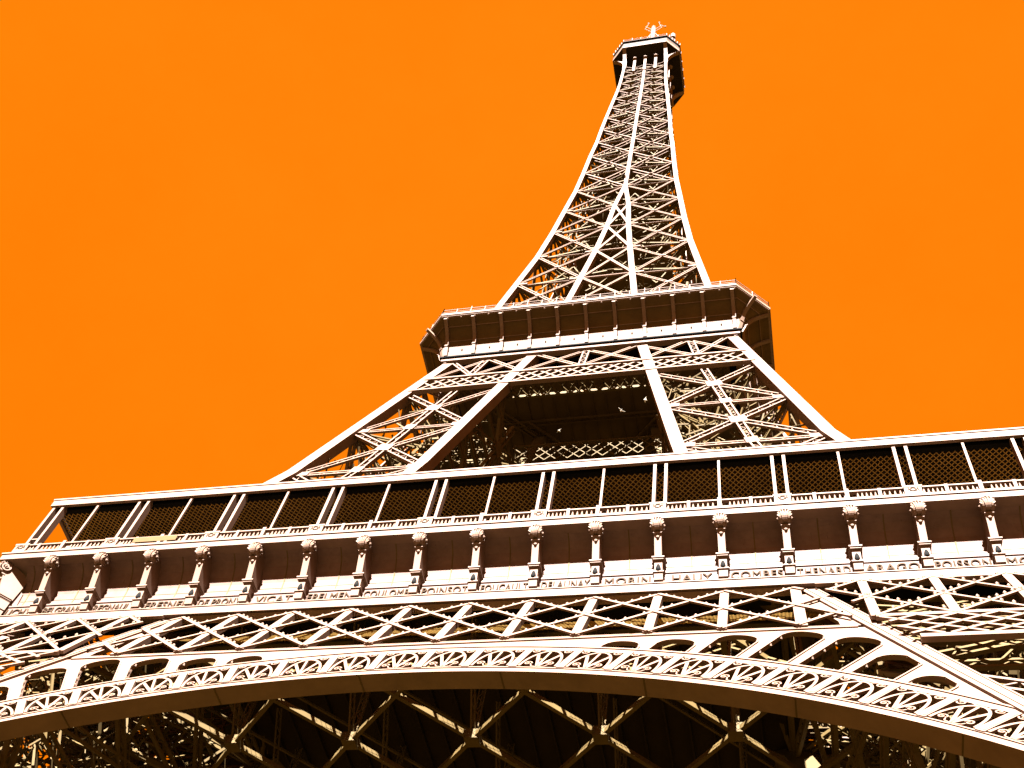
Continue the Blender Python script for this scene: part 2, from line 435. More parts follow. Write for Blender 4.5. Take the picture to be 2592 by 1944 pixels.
# second truss plane behind, and gusset at the ends
for sx in (1, -1):
    gs = MB()
    pl = [(19.3, 50.6), (19.45, 48.5), (20.1, 48.1), (20.6, 46.8), (21.05, 45.6), (21.1, 44.7)]
    for (a, b), (c, d) in zip(pl, pl[1:]):
        gs.hexa([T(sx*a, b, .0), T(sx*c, d, .0), T(sx*(chord_in(d)+.2), d+.2, .0), T(sx*(chord_in(b)+.2), b+.2, .0)]+[T(sx*a, b, -.3), T(sx*c, d, -.3), T(sx*(chord_in(d)+.2), d+.2, -.3), T(sx*(chord_in(b)+.2), b+.2, -.3)])
    gs.obj('corner_gusset', PAINT, gird)
bk = MB()
def Tb(x, z): return T(x, z)+V((0, 2.6, 0))
bk.bar(Tb(-19, ZC+.2), Tb(19, ZC+.2), .5, .4, NT); bk.bar(Tb(-19, ZT), Tb(19, ZT), .4, .4, NT)
for k in range(-5, 6):
    bk.lattice(Tb(B*k, ZC), Tb(B*k, ZT), NT, .4)
    if abs(k) < 5:
        bk.bar(T(B*k, ZC+.2)+V((0, .2, 0)), Tb(B*k, ZC+.2), .3, .3, (0, 0, 1))
for k in range(-5, 4):
    bk.bar(Tb(B*k, ZT), Tb(B*(k+2), ZC), .2, .15, NT); bk.bar(Tb(B*k, ZC), Tb(B*(k+2), ZT), .2, .12, NT)
for q in range(-9, 9):      # safety net between the two planes
    for sg in (-1, 1):
        x0 = q*2.1+(1.05 if sg < 0 else 0)
bk.obj('rear_truss', INNER, gird)
nt_ = MB(); x = -19.0
while x < 19:
    nt_.bar((x, -33.6, 49.2), (x+3.2, -31.6, 50.8), .022, .022, (0, -1, 1)); nt_.bar((x+3.2, -33.6, 49.2), (x, -31.6, 50.8), .022, .022, (0, -1, 1)); x += .42
nt_.obj('safety_net', NET, gird)
lamp_mb = MB(); lamp_mb.lathe((0, 0, 0), (0, -.25, 1), [(0, .08), (.1, .1), (.17, .085), (.24, .02)], 7)
lm = lamp_mb.mesh('lamp_fitting', PAINT)
lamps.sort(key=lambda p_: (p_-CAM_POS).length)
for p_ in lamps[:100]: link('lamp_fitting', lm, gird, p_)
rest = MB()
for p_ in lamps[100:]: rest.lathe(p_, (0, -.25, 1), [(0, .08), (.1, .1), (.17, .085), (.24, .02)], 6)
ro = rest.obj('lamp_fitting', PAINT, gird); ro['kind'] = 'stuff'
g2 = link('girder', gird.data, tower, None, ROT[1]); g3 = link('girder', gird.data, tower, None, ROT[2]); g4 = link('girder', gird.data, tower, None, ROT[3])

# leg-face lattice between z 41 and 52
def leg_lattice(sx):
    f = MB(); lam = MB()
    Lq = lambda x, z, off=0.0: V((x, -33.1-KS*(52.2-z)-off, z))
    Z0, Z1 = 45.0, 51.7
    ex = lambda z: o(z)-.8
    f.bar(Lq(sx*(chord_in(Z0)+.8), Z0), Lq(sx*ex(Z0), Z0), .42, .24, NT)
    f.bar(Lq(sx*(chord_in(41.6)+1.0), 41.6), Lq(sx*ex(41), 41.6), .5, .3, NT)
    f.bar(Lq(sx*20.3, 51.5), Lq(sx*ex(51.7), 51.5), .2, .2, NT)
    def okc(x0, z0, x1, z1):
        n_ = 60; ok = [i for i in range(n_+1) if chord_in(z0+(z1-z0)*i/n_)+.8 <= x0+(x1-x0)*i/n_ <= ex(z0+(z1-z0)*i/n_)]
        if len(ok) < 4: return None
        a, b = ok[0]/n_, ok[-1]/n_; return x0+(x1-x0)*a, z0+(z1-z0)*a, x0+(x1-x0)*b, z0+(z1-z0)*b
    for k in range(3, 12):
        if 6 <= k <= 9:
            c = okc(B*k, Z1, B*k, Z0)
            if c: f.bar(Lq(sx*c[0], c[1]), Lq(sx*c[2], c[3]), .5, .22, NT); f.bar(Lq(sx*c[0], c[1], .12), Lq(sx*c[2], c[3], .12), .06, .04, NT)
        for sg in (-1, 1):
            c = okc(B*k, Z1, B*(k+2*sg), Z0)
            if c:
                f.bar(Lq(sx*c[0], c[1], .1), Lq(sx*c[2], c[3], .1), .2, .12, NT)
                n_ = int(math.hypot(c[2]-c[0], c[3]-c[1])/.6)
                for i in range(1, n_):
                    if i % 5: lam.lathe(Lq(sx*(c[0]+(c[2]-c[0])*i/n_), c[1]+(c[3]-c[1])*i/n_+.13, .1), (0, -.25, 1), [(0, .08), (.1, .1), (.17, .085), (.24, .02)], 6)
    for k in range(6, 24):
        for sg in (-1, 1):
            c = okc(1.9*k, Z0-.2, 1.9*k+sg*4.6, 41.9)
            if c: f.bar(Lq(sx*c[0], c[1], .1), Lq(sx*c[2], c[3], .1), .2, .14, NT)
    ob = f.obj('leg_face_lattice', PAINT, tower)
    lo = lam.obj('lamp_fitting', PAINT, ob); lo['kind'] = 'stuff'
    return ob
for sx in (1, -1): leg_lattice(sx)
bx = MB()      # simple box bracing of the other leg faces between 41 and 57
for A, Bk, n in FACES[1:]:
    for a, b in ((41, 46.5), (46.5, 52), (52, 57.2)):
        pa, pb = leg_pts(a), leg_pts(b)
        bx.lattice(pa[A], pb[Bk], n, .7); bx.lattice(pa[Bk], pb[A], n, .7); bx.lattice(pa[A], pa[Bk], n, .7)
for z in (44, 48.5, 52):
    p_ = leg_pts(z); bx.lattice(p_['oo'], p_['ii'], (0, 0, 1), .6); bx.lattice(p_['io'], p_['oi'], (0, 0, 1), .6)
for i in range(900):
    z = rnd.uniform(40, 51.5); q = leg_pts(z); u, v_ = rnd.random(), rnd.random()
    P = V((q['oo'].x+(q['ii'].x-q['oo'].x)*u, q['oo'].y+1.0+(q['ii'].y-q['oo'].y-1.0)*v_, z)); ln_ = rnd.uniform(1.5, 5)
    D = V(rnd.choice(((1, 0, .1), (0, 1, .1), (-.3, -.3, 1), (1, 0, 1), (0, 1, 1), (-1, 0, 1), (0, -1, 1), (1, 1, .1), (1, -1, .1)))).normalized()
    while ln_ > .5 and not (inside(P-D*ln_/2, 38, 52.3, .8) and inside(P+D*ln_/2, 38, 52.3, .8)): ln_ -= .5
    if ln_ > .5: bx.bar(P-D*ln_/2, P+D*ln_/2, rnd.uniform(.06, .22), rnd.uniform(.06, .16), (rnd.uniform(-1, 1), -1, .3))
b0 = bx.obj('leg_bracing', INNER, tower)
for r_ in ROT[1:]: copy_to(b0, tower, r_)

# ---------------- floor grid under the first floor
rows = [-27.8, -20.0, -12.2, -4.4, 3.4, 11.2]
ZG = 46.0
fg = MB()
for ry in rows:
    for k in range(-2, 3):
        x = 2*B*k
        fg.bar((x, ry, ZG-.3), (x, ry, ZG+.35), .85, .85, (0, 1, 0))
        fg.lattice((x, ry, ZG), (x, ry, 52.4), (0, -1, 0), .46, fl=.08, la=.06, dp=.08, step=.5)
        fg.lattice((x, ry+.3, ZG), (x, ry+.3, 52.4), (1, 0, 0), .46, fl=.08, la=.06, dp=.08, step=.5)
        fg.lattice((x, ry, ZG), (x, ry-4.4, 52.0), (1, -.3, 0), .5, fl=.07, la=.05, dp=.1, step=.5)
        if ry > rows[0]: pass
ys = [-35.4]+rows
for y0, y1 in zip(ys, ys[1:]):
    for k in range(-3, 3):
        xa, xb = 2*B*k, 2*B*(k+1)
        if abs((xa+xb)/2) > 20: continue
        for P, Q in (((xa, y0, ZG), (xb, y1, ZG)), ((xb, y0, ZG), (xa, y1, ZG))):
            fg.bar(P, Q, .26, .3+(.02 if P[0] < Q[0] else 0), (0, 0, 1))
        if y0 > -30: fg.bar((xa, y0, 51.6), (xb, y1, 51.6), .16, .16, (0, 0, 1))
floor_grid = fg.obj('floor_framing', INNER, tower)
# slab and floor
sl = MB()
sl.box(-19, 19, -31.8, 31.8, 52.7, 53.3)
sl.box(-31.8, -19, -18, 18, 52.7, 53.3); sl.box(19, 31.8, -18, 18, 52.7, 53.3)
sl.box(-32.6, 32.6, -32.6, -31.8, 52.4, 56.7)
sl.box(-32.6, 32.6, 31.8, 32.6, 52.4, 56.7)
sl.box(-32.6, -31.8, -31.8, 31.8, 52.4, 56.7); sl.box(31.8, 32.6, -31.8, 31.8, 52.4, 56.7)
for i in range(-12, 13): sl.box(i*1.5-.06, i*1.5+.06, -31.8, 18, 52.4, 52.7)
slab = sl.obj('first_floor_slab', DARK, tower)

# ---------------- first gallery: beam, name strip, cove, cornice
NAMES = ['CAUCHY', 'BELGRAND', 'REGNAULT', 'FRESNEL', 'DE PRONY', 'VICAT', 'EBELMEN', 'COULOMB', 'POINSOT', 'FOUCAULT', 'DELAUNAY', 'MORIN', 'HAUY', 'COMBES', 'THENARD', 'ARAGO', 'POISSON', 'MONGE']
fb = MB()
fb.box(-33.4, 33.4, -33.4, -32.8, 51.7, 52.42)
fb.box(-33.3, 33.3, -33.33, -32.8, 52.42, 52.56)
fb.box(-33.46, 33.46, -33.46, -33.4, 51.68, 51.76); fb.box(-33.46, 33.46, -33.46, -33.4, 52.36, 52.42)
x = -33.0
bolts = MB()
while x < 33.1:
    bolts.lathe((x, -33.3, 52.56), (0, 0, 1), [(0, .07), (.09, .06), (.12, .02)], 6); x += .952
fb.v, fb.f = fb.v+bolts.v, fb.f+[tuple(i+len(fb.v) for i in q_) for q_ in bolts.f]
frieze = fb.obj('frieze_beam', PAINT, tower)
SOFB = MB(); SOFB.box(-33.3, 33.3, -32.79, -31.9, 51.7, 52.3); SOFB.obj('beam_soffit', BLACK, frieze)  # shade under the beam painted near-black
COVE = [(-32.98, 53.72), (-32.8, 53.74), (-32.78, 54.4), (-32.83, 55.0), (-32.98, 55.6), (-33.25, 56.15), (-33.6, 56.55), (-34.05, 56.78)]
for k in range(18):
    x0, x1 = B*(k-9), B*(k-8)
    if k == 0: x0 = -33.0
    if k == 17: x1 = 33.0
    pnl = MB()
    pnl.box(x0, x1, -33.05, -32.6, 52.57, 53.6)               # name strip
    pnl.box(x0, x1, -33.13, -32.6, 53.6, 53.72)               # moulding
    pnl.box(x0, x1, -33.08, -33.04, 52.6, 52.68)
    for (ya, za), (yb, zb) in zip(COVE, COVE[1:]):
        pnl.quad((x0, ya, za), (x1, ya, za), (x1, yb, zb), (x0, yb, zb))
    po = pnl.obj('name_panel', PANEL, tower)
    sm = MB(); xm = (B*(k-9)+B*(k-8))/2
    sm.ribbon([(xm, y-.006, z-.003) for y, z in COVE[1:]], .08, .03, (0, -1, .0))
    for y, z in ((COVE[3][0]-.05, 55.25), (COVE[2][0]-.012, 54.45)):
        sm.box(x0+.3, x1-.3, y-.01, y+.05, z, z+.02)
    sm.obj('panel_seam', INNER, po)
    cu = bpy.data.curves.new('lettering', 'FONT'); cu.body = NAMES[k]; cu.size = .86; cu.extrude = .045; cu.bevel_depth = .006
    cu.align_x = 'CENTER'; cu.align_y = 'BOTTOM_BASELINE'; cu.space_character = 1.06
    to = bpy.data.objects.new('lettering', cu); sc.collection.objects.link(to)
    bpy.context.view_layer.update()
    me = bpy.data.meshes.new_from_object(to.evaluated_get(bpy.context.evaluated_depsgraph_get()))
    bpy.data.objects.remove(to); me.name = 'lettering'
    wd = max(v_.co.x for v_ in me.vertices)-min(v_.co.x for v_ in me.vertices)
    sxx = min(1.0, 3.0/wd)
    xo = xm-(.1 if k == 0 else 0)
    me.transform(Matrix.Translation((xo, -33.09, 52.76)) @ Matrix.Rotation(math.pi/2, 4, 'X') @ Matrix.Scale(sxx, 4, (1, 0, 0)))
    me.materials.clear(); me.materials.append(GILD)
    link('lettering', me, po)
# corner panels
for sx in (-1, 1):
    cp = MB()
    n3 = V((sx*.5, .8, 0))*.15
    def hx(A_, B_, C_, D_):
        P = [V((sx*q_[0], q_[1], q_[2])) for q_ in (A_, B_, C_, D_)]; cp.hexa([p_ for p_ in P]+[p_+V((0, .25, 0)) for p_ in P])
    hx((32.7, -32.84, 53.72), (33.85, -33.8, 53.72), (34.15, -34.1, 56.1), (32.8, -32.95, 55.1))
    hx((33.0, -33.07, 52.6), (33.95, -34.0, 52.6), (33.95, -34.0, 53.6), (33.0, -33.07, 53.6))
    hx((32.97, -33.15, 53.6), (34.0, -34.1, 53.6), (34.0, -34.1, 53.74), (32.97, -33.15, 53.74))
    cp.obj('corner_panel', PANEL, tower)
# cornice
cn = MB()
for y0, y1, z0, z1 in ((-34.80, -31.8, 56.78, 57.3), (-34.88, -31.8, 57.3, 57.42), (-34.5, -33.8, 57.42, 57.5)):
    cn.box(y0, -y0, y0, y1, z0, z1)
cornice = cn.obj('cornice', PAINT, tower)
cs = MB()
for sx in (-1, 1):
    xa, xb = sorted((sx*31.7, sx*34.8)); cs.box(xa, xb, -31.79, 34.8, 56.8, 57.38)
    xa, xb = sorted((sx*31.9, sx*32.9)); cs.box(xa, xb, -32.5, 32.5, 52.0, 56.79)
cs.box(-31.7, 31.7, 31.8, 34.8, 56.8, 57.38)
cs.obj('side_cornice', PAINT, tower)

# consoles
def console_meshes():
    sh = MB(); hw = .215
    body = [(-34.08, 56.78), (-34.45, 56.75), (-34.6, 56.3), (-34.46, 55.8), (-34.27, 55.2), (-33.92, 54.16), (-33.1, 54.16), (-32.85, 54.1), (-32.75, 56.0), (-33.2, 56.5)]
    sh.prism_x(body, -hw, hw)
    sh.box(-hw-.05, hw+.05, -34.56, -34.3, 55.68, 55.76)        # necking under the volute
    sh.lathe((0, -34.36, 55.46), (0, -1, .2), [(0, .12), (.08, .1), (.12, .03)], 8)
    ped = MB()
    ped.box(-.38, .38, -34.00, -32.9, 54.06, 54.16); ped.box(-.32, .32, -33.93, -32.9, 53.96, 54.06); ped.box(-.26, .26, -33.80, -32.9, 53.88, 53.96)
    ped.prism_x([(-33.76, 53.88), (-33.62, 53.16), (-32.9, 53.16), (-32.9, 53.88)], -.235, .235)
    ped.box(-.33, .33, -33.72, -32.9, 53.06, 53.16); ped.prism_x([(-33.64, 53.06), (-33.52, 52.57), (-32.9, 52.57), (-32.9, 53.06)], -.26, .26)
    orn = MB(); orn.lathe((0, -33.66, 53.18), (0, -.18, 1), [(0, .14), (.08, .17), (.25, .15), (.4, .1), (.47, .07), (.52, .02)], 10)
    vol = MB(); c = V((0, -34.56, 56.27)); rr = .43
    vol.lathe(c-V((.30, 0, 0)), (1, 0, 0), [(0, rr*.9), (.05, rr), (.16, rr), (.22, rr*.86), (.38, rr*.86), (.44, rr), (.55, rr), (.60, rr*.9)], 24)
    for sx in (-1, 1):
        sp_ = [c+V((sx*(.31+.003*t), -(rr*.92*(1-t/30))*math.cos(t*.42+1.2), (rr*.92*(1-t/30))*math.sin(t*.42+1.2))) for t in range(0, 27)]
        vol.ribbon(sp_, .085, .085, (1, 0, 0))
        vol.lathe(c+V((sx*.28, 0, 0)), (sx, 0, 0), [(0, .12), (.12, .11), (.2, .04)], 10)
    for i, dx in enumerate((-.2, -.07, .07, .2)):     # ridges of the leaf over the front
        pts = [c+V((dx*(1.5-.008*abs(a_-70)), -rr*1.07*math.cos(R(a_)), rr*1.07*math.sin(R(a_)))) for a_ in range(-70, 66, 14)]
        for j, (a_, b_) in enumerate(zip(pts, pts[1:])): vol.bar(a_, b_, .085, .09, (0, -1, 0))
    for dx in (-.34, .34):                            # leaf tips to the sides
        for q_, (y_, z_) in enumerate(((-.36, -.05), (-.4, .12), (-.33, .26))):
            vol.bar(c+V((dx*.8, y_*.85, z_-.1)), c+V((dx*(1.25-.1*q_), y_, z_)), .12, .07, (0, -1, 0))
    for dx in (-.16, 0, .16): vol.bar(c+V((dx, -.22, .36)), c+V((dx*1.1, -.36, .46 if dx else .50)), .13, .08, (0, -1, 0))
    return sh.mesh('console', PAINT), ped.mesh('pedestal', PAINT), orn.mesh('pedestal_ornament', BLACK), vol.mesh('volute', PAINT, False)
cm = console_meshes()
def console(loc, rz=0):
    a = link('console', cm[0], tower, loc, rz)
    link('pedestal', cm[1], a); link('pedestal_ornament', cm[2], a); link('volute', cm[3], a)
for k in range(1, 18): console((B*(k-9), 0, 0))
for sx in (-1, 1):
    a = link('console', cm[0], tower, None, sx*math.pi/4)
    # rotate about the corner so that the volute sits on the diagonal
    c_, s_ = math.cos(sx*math.pi/4), math.sin(sx*math.pi/4)
    tgt = V((sx*34.2, -34.2)); src = V((s_*34.42, -c_*34.42))
    a.location = (tgt[0]-src[0], tgt[1]-src[1], 0)
    link('pedestal', cm[1], a); link('pedestal_ornament', cm[2], a); link('volute', cm[3], a)

# balustrade: 18 bays with turned balusters
bal = MB()
def baluster(mb, x, y):
    mb.lathe((x, y, 57.6), (0, 0, 1), [(0, .07), (.08, .045), (.2, .085), (.33, .06), (.5, .035), (.56, .06), (.62, .06)], 6)
bb = MB(); y = -34.66
bb.box(0, B, y-.1, y+.13, 57.5, 57.66)
bb.box(0, B, y-.13, y+.15, 58.2, 58.3)
def pier(mb, x, wd): mb.box(x-wd/2, x+wd/2, y-.15, y+.12, 57.51, 58.34)
pier(bb, B/2, .2)
for a, b in ((.50, B/2-.12), (B/2+.12, B-.26)):
    n_ = 5
    for i in range(n_): baluster(bb, a+(b-a)*(i+.5)/n_, y)
bm = bb.mesh('balustrade', PAINT)
for k in range(18):
    ob = link('balustrade', bm, tower, (B*(k-9), 0, 0))
pierd = MB(); pierd.box(-.5, .5, y-.16, y+.14, 57.49, 58.2); pierd.box(-.56, .56, y-.19, y+.16, 58.2, 58.36)
orn = MB(); orn.ribbon([(.16*math.cos(a_*.5), y-.18, 57.97+.15*math.sin(a_*.5)) for a_ in range(13)], .05, .05, (0, -1, 0))
orn.ribbon([(-.3, y-.18, 57.8), (-.26, y-.18, 58.1), (-.14, y-.18, 57.82)], .04, .05, (0, -1, 0)); orn.ribbon([(.16, y-.18, 57.82), (.27, y-.18, 58.1), (.34, y-.18, 57.82)], .04, .05, (0, -1, 0))
pm, om = pierd.mesh('balustrade_pier', PAINT), orn.mesh('pier_ornament', GILD)
thin = MB(); thin.box(-.12, .12, y-.17, y+.13, 57.49, 58.45); thm = thin.mesh('balustrade_pier', PAINT)
sb = MB()
for sx in (-1, 1):
    xa, xb = sorted((sx*34.15, sx*34.45)); sb.box(xa, xb, -34.1, 34.3, 58.1, 58.22); sb.box(xa, xb, -34.1, 34.3, 57.5, 57.6)
    yy = -34
    while yy < 34: sb.box(xa+.05, xb-.05, yy, yy+.12, 57.55, 58.15); yy += .36
sb.obj('side_balustrade', PAINT, tower)

# posts
PY = -34.2
pp = MB(); 
for dx in (-.37, .37):
    pp.box(dx-.1, dx+.1, PY-.1, PY+.42, 58.05, 63.5); pp.box(dx-.13, dx+.13, PY-.13, PY+.12, 58.05, 58.75)
ppm = pp.mesh('gallery_post', PAINT)
tp = MB(); tp.box(-.075, .075, PY-.06, PY+.1, 58.2, 63.45); tp.box(-.13, .13, PY-.1, PY+.12, 58.1, 58.7)
tpm = tp.mesh('gallery_post', PAINT)
for n_ in range(-9, 10):
    if n_ % 2 == 0: link('gallery_post', tpm, tower, (n_*B, 0, 0)); link('balustrade_pier', thm, tower, (n_*B, 0, 0))
    else:
        if abs(n_) == 9: continue
        link('gallery_post', ppm, tower, (n_*B, 0, 0)); q = link('balustrade_pier', pm, tower, (n_*B, 0, 0)); link('pier_ornament', om, q)
for sx in (-1, 1):
    link('gallery_post', ppm, tower, (sx*33.78, 0, 0)); q = link('balustrade_pier', pm, tower, (sx*33.75, 0, 0)); link('pier_ornament', om, q)
    cb = MB(); cb.bar((sx*33.78-.37, PY, 59.6), (sx*33.78+.37, PY, 59.6), .1, .1, (0, -1, 0)); cb.obj('post_brace', PAINT, tower)
# rear posts / small stanchions behind the balustrade
rp = MB()
for k in range(-8, 9): rp.box(k*B+1.1, k*B+1.2, -32.6, -32.5, 57.4, 59.9)
rp.obj('rear_stanchions', INNER, tower)
bn = MB(); bn.box(-24.9, -21.6, -34.84, -34.81, 57.7, 58.2); bn.obj('balustrade_banner', SOFF, tower)

# canopy
ca = MB(); 
ca.box(-34.44, 34.44, -34.44, -34.2, 63.36, 64.12)
ca.box(-34.5, 34.5, -34.5, -34.44, 63.98, 64.12)
for sx in (-1, 1):
    xa, xb = sorted((sx*34.2, sx*34.44)); ca.box(xa, xb, -34.19, 34.4, 63.36, 64.12)
ca.box(-34.2, 34.2, 34.2, 34.4, 63.36, 64.12)
canopy = ca.obj('canopy_edge', PAINT, tower)
cc = MB()
for x0, x1, y0, y1 in ((-34.19, 34.19, -34.19, -23), (-34.19, -23, -22.99, 22.99), (23, 34.19, -22.99, 22.99), (-34.19, 34.19, 23, 34.19)): cc.box(x0, x1, y0, y1, 63.85, 63.95)
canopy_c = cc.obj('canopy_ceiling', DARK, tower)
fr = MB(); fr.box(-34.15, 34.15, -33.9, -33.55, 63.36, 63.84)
fr.obj('canopy_shade_strip', BLACK, canopy_c)  # black strip standing in for the shade under the roof overhang
nm = MB(); y0, y1 = -33.5, -27.5; dy = y1-y0; zz = 63.45; st = .38; sl_ = .9
x = -34.1-dy*sl_
while x < 34.1:
    for sg in (1, -1):
        xa, xb = (x, x+dy*sl_) if sg > 0 else (x+dy*sl_, x)
        # clip to width
        ta, tb = 0.0, 1.0
        for lim, s_ in ((-34.1, 1), (34.1, -1)):
            da, db = (xa-lim)*s_, (xb-lim)*s_
            if da < 0 and db < 0: ta = 2
            elif da < 0: ta = max(ta, da/(da-db))
            elif db < 0: tb = min(tb, da/(da-db))
        if ta < tb: nm.bar((xa+(xb-xa)*ta, y0+dy*ta, zz), (xa+(xb-xa)*tb, y0+dy*tb, zz), .04, .04, (0, 0, 1))
    x += st
nm.obj('ceiling_net', NET, canopy_c)

# ---------------- upper girders (z 101.7 - 111.5) on each side
ug = MB(); n = NF
def F(x, z, off=0): return V((x, -(o(z)-.15)-off, z))
for z in (105.5, 101.9): ug.bar(F(-o(z)+.6, z), F(o(z)-.6, z), .4, .5, n)
zb, zt = 101.9, 105.5; k = -24; stp = 1.5
for k in range(-14, 14):
    xa, xb = k*stp, k*stp+3.0
    for P, Q in (((xa, zb), (xb, zt)), ((xb, zb), (xa, zt))):
        if max(abs(P[0]), abs(Q[0])) < o(103)-.2: ug.bar(F(P[0], P[1], .03 if P[0] < Q[0] else -.03), F(Q[0], Q[1], .03 if P[0] < Q[0] else -.03), .24, .12, n)
ub = ug.obj('belt_girder', PAINT, tower)
u2 = MB()
for x0, x1 in ((-16.3, -11.8), (-11.8, -6.1), (-6.1, 0), (0, 6.1), (6.1, 11.8), (11.8, 16.3)):
    z0, z1 = 105.7, 111.5
    s0 = lambda x, z: F(x*(o(z)/o(108.5)) if abs(x) > 10 else x*(ic(z)/ic(108.5)) if abs(x) > 5 else x, z)
    u2.lattice(s0(x0, z1), s0(x1, z0), n, .6, step=.6); u2.lattice(s0(x0, z0), s0(x1, z1), n, .6, step=.6)
for x in (-12, 0, 12): u2.lattice(F(x*.97, 111.5), F(x*1.04, 105.6), n, .8, step=.7)
for x in (-16.2, -11.6, -5.9, .1, 5.9, 11.6, 16.2): u2.bar(F(x-.7, 111.45), F(x+.7, 111.45), .5, .4, n)
u2.obj('belt_bracing', PAINT, ub)
u3 = MB()     # bottom lattice of the belt (box girder) + inner belt
for k in range(-10, 10):
    xa, xb = k*1.1, k*1.1+1.1
    for P, Q in ((xa, xb), (xb, xa)):
        u3.bar((P, -18.8, 101.75), (Q, -17.2, 101.75), .15, .1, (0, 0, 1))
u3.bar((-9, -17.1, 101.8), (9, -17.1, 101.8), .3, .4, (0, 0, 1))
for k in range(-8, 8):
    xa = k*1.3; 
    for P, Q in ((xa, xa+2.6), (xa+2.6, xa)):
        if max(abs(P), abs(Q)) < 9.2: u3.bar((P, -8.8, 101.8), (Q, -8.8, 104.6), .1, .08, (0, 1, 0))
u3.bar((-9, -8.8, 104.7), (9, -8.8, 104.7), .15, .2, (0, 1, 0))
u3.obj('belt_underside', INNER, ub)
for r_ in ROT[1:]:
    c = copy_to(ub, tower, r_)
    for s_ in list(ub.children): copy_to(s_, c)

# dark netting under the second floor
dn = MB(); dn.box(-15.6, 15.6, -15.6, 15.6, 109.6, 109.9)
for i in range(-10, 11): dn.box(i*1.5-.05, i*1.5+.05, -15.5, 15.5, 109.45, 109.6)
for sg in (-1, 1):
    dn.lattice((-8*sg, -9, 108.8), (8*sg, 7, 108.8), (0, 0, 1), 1.2, fl=.2, la=.1)
    dn.lattice((-15*sg, -15, 109.0), (15*sg, 15, 109.0), (0, 0, 1), .9, fl=.2, la=.1)
for yy in (-9, 0, 9): dn.lattice((-15, yy, 109.1), (15, yy, 109.1), (0, 0, 1), .7)
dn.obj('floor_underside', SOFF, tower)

# ---------------- second platform
H2 = 17.0; 
def octo(d, hb=17.1, base=17.0):
    a = base+d; h = hb if d > .02 else base
    return [(-h, -a), (h, -a), (a, -h), (a, h), (h, a), (-h, a), (-a, h), (-a, -h)]
def sweep(mb, prof, oc_):
    for (d0, z0), (d1, z1) in zip(prof, prof[1:]):
        A, Bq = oc_(d0), oc_(d1)
        for i in range(8):
            j = (i+1) % 8; mb.quad((*A[i], z0), (*A[j], z0), (*Bq[j], z1), (*Bq[i], z1))
sp2 = MB()
sweep(sp2, [(-.6, 111.4), (.06, 111.4), (.08, 111.42), (.08, 112.0), (.03, 112.02), (.1, 112.3), (.4, 113.1), (.6, 113.6)], lambda d: octo(max(d, 0)) if d > -.3 else [(x_*.96, y_*.96) for x_, y_ in octo(0)])
plat2 = sp2.obj('second_platform', PAINT, tower)
cv = MB(); sweep(cv, [(.6, 113.6), (.8, 114.1), (1.2, 114.7), (1.8, 115.2), (2.6, 115.65), (3.3, 115.85)], octo)
cv.obj('platform_cove', SOFF, plat2)  # darker from the shadow line up: cove shade is in the colour
for dsm, zsm in ((.95, 114.35), (2.3, 115.46)):
    s_ = MB(); sweep(s_, [(dsm+.0, zsm-.12), (dsm+.03, zsm-.1), (dsm+.03, zsm-.06), (dsm+.06, zsm-.03)], octo); s_.obj('cove_moulding', PAINT, plat2)
ed = MB(); sweep(ed, [(3.2, 115.86), (3.5, 115.95), (3.5, 116.1), (3.62, 116.1), (3.62, 116.5), (3.2, 116.5), (-8, 116.5)], lambda d: octo(d) if d > 0 else [(x_*.5, y_*.5) for x_, y_ in octo(0)])
ed.obj('edge_band', PAINT, plat2)
dk = MB(); dk.box(-17.3, 17.3, -17.3, 17.3, 111.9, 112.1); dk.obj('platform_floor', BLACK, plat2)  # floor underside painted black for its shade
rb = MB()
RP = [(0, 112.05), (.42, 112.1), (.85, 113.4), (1.2, 114.2), (1.65, 114.75), (2.3, 115.2), (3.35, 115.62), (3.35, 115.85), (1.8, 115.3), (.8, 114.4), (.1, 113.0)]
rb.prism_x([(-17.0-d, z) for d, z in RP], -.2, .2)
rb.box(-.25, .25, -17.95, -17.3, 113.45, 113.55)
rbm = rb.mesh('cove_rib', PAINT)
for q in range(4):
    for j in range(-5, 6):
        x = j*3.32; a = ROT[q]; ob = link('cove_rib', rbm, plat2, (x*math.cos(a), x*math.sin(a), 0), a)
for q in range(4):
    rbd = link('cove_rib', rbm, plat2, None, ROT[q]+math.pi/4)
    a = ROT[q]+math.pi/4; d = 17.0*math.sqrt(2)-17.0-.3
    rbd.location = (d*math.sin(a), -d*math.cos(a), 0)
    rbd.scale = (1, 1, 1)
rl = MB()
oc3 = octo(3.5)
for i in range(8):
    j = (i+1) % 8; P = V((*oc3[i], 0)); Q = V((*oc3[j], 0)); Ln = (Q-P).length; k = max(2, int(Ln/1.66))
    for z, t_ in ((117.0, .05), (117.5, .06)): rl.bar(P+V((0, 0, z)), Q+V((0, 0, z)), t_, t_, (0, 0, 1))
    for u in range(k+1):
        X = P+(Q-P)*u/k; rl.bar(X+V((0, 0, 116.5)), X+V((0, 0, 117.6 if u % 2 else 117.9)), .09, .09, (1, 0, 0))
rl.obj('railing', PAINT, plat2)
lb = MB()
for j in range(-10, 11): lb.lathe((j*1.66+.3, -20.45, 115.6), (0, 0, -1), [(0, .08), (.1, .1), (.16, .04)], 6)
lb.obj('soffit_lamps', PAINT, plat2)

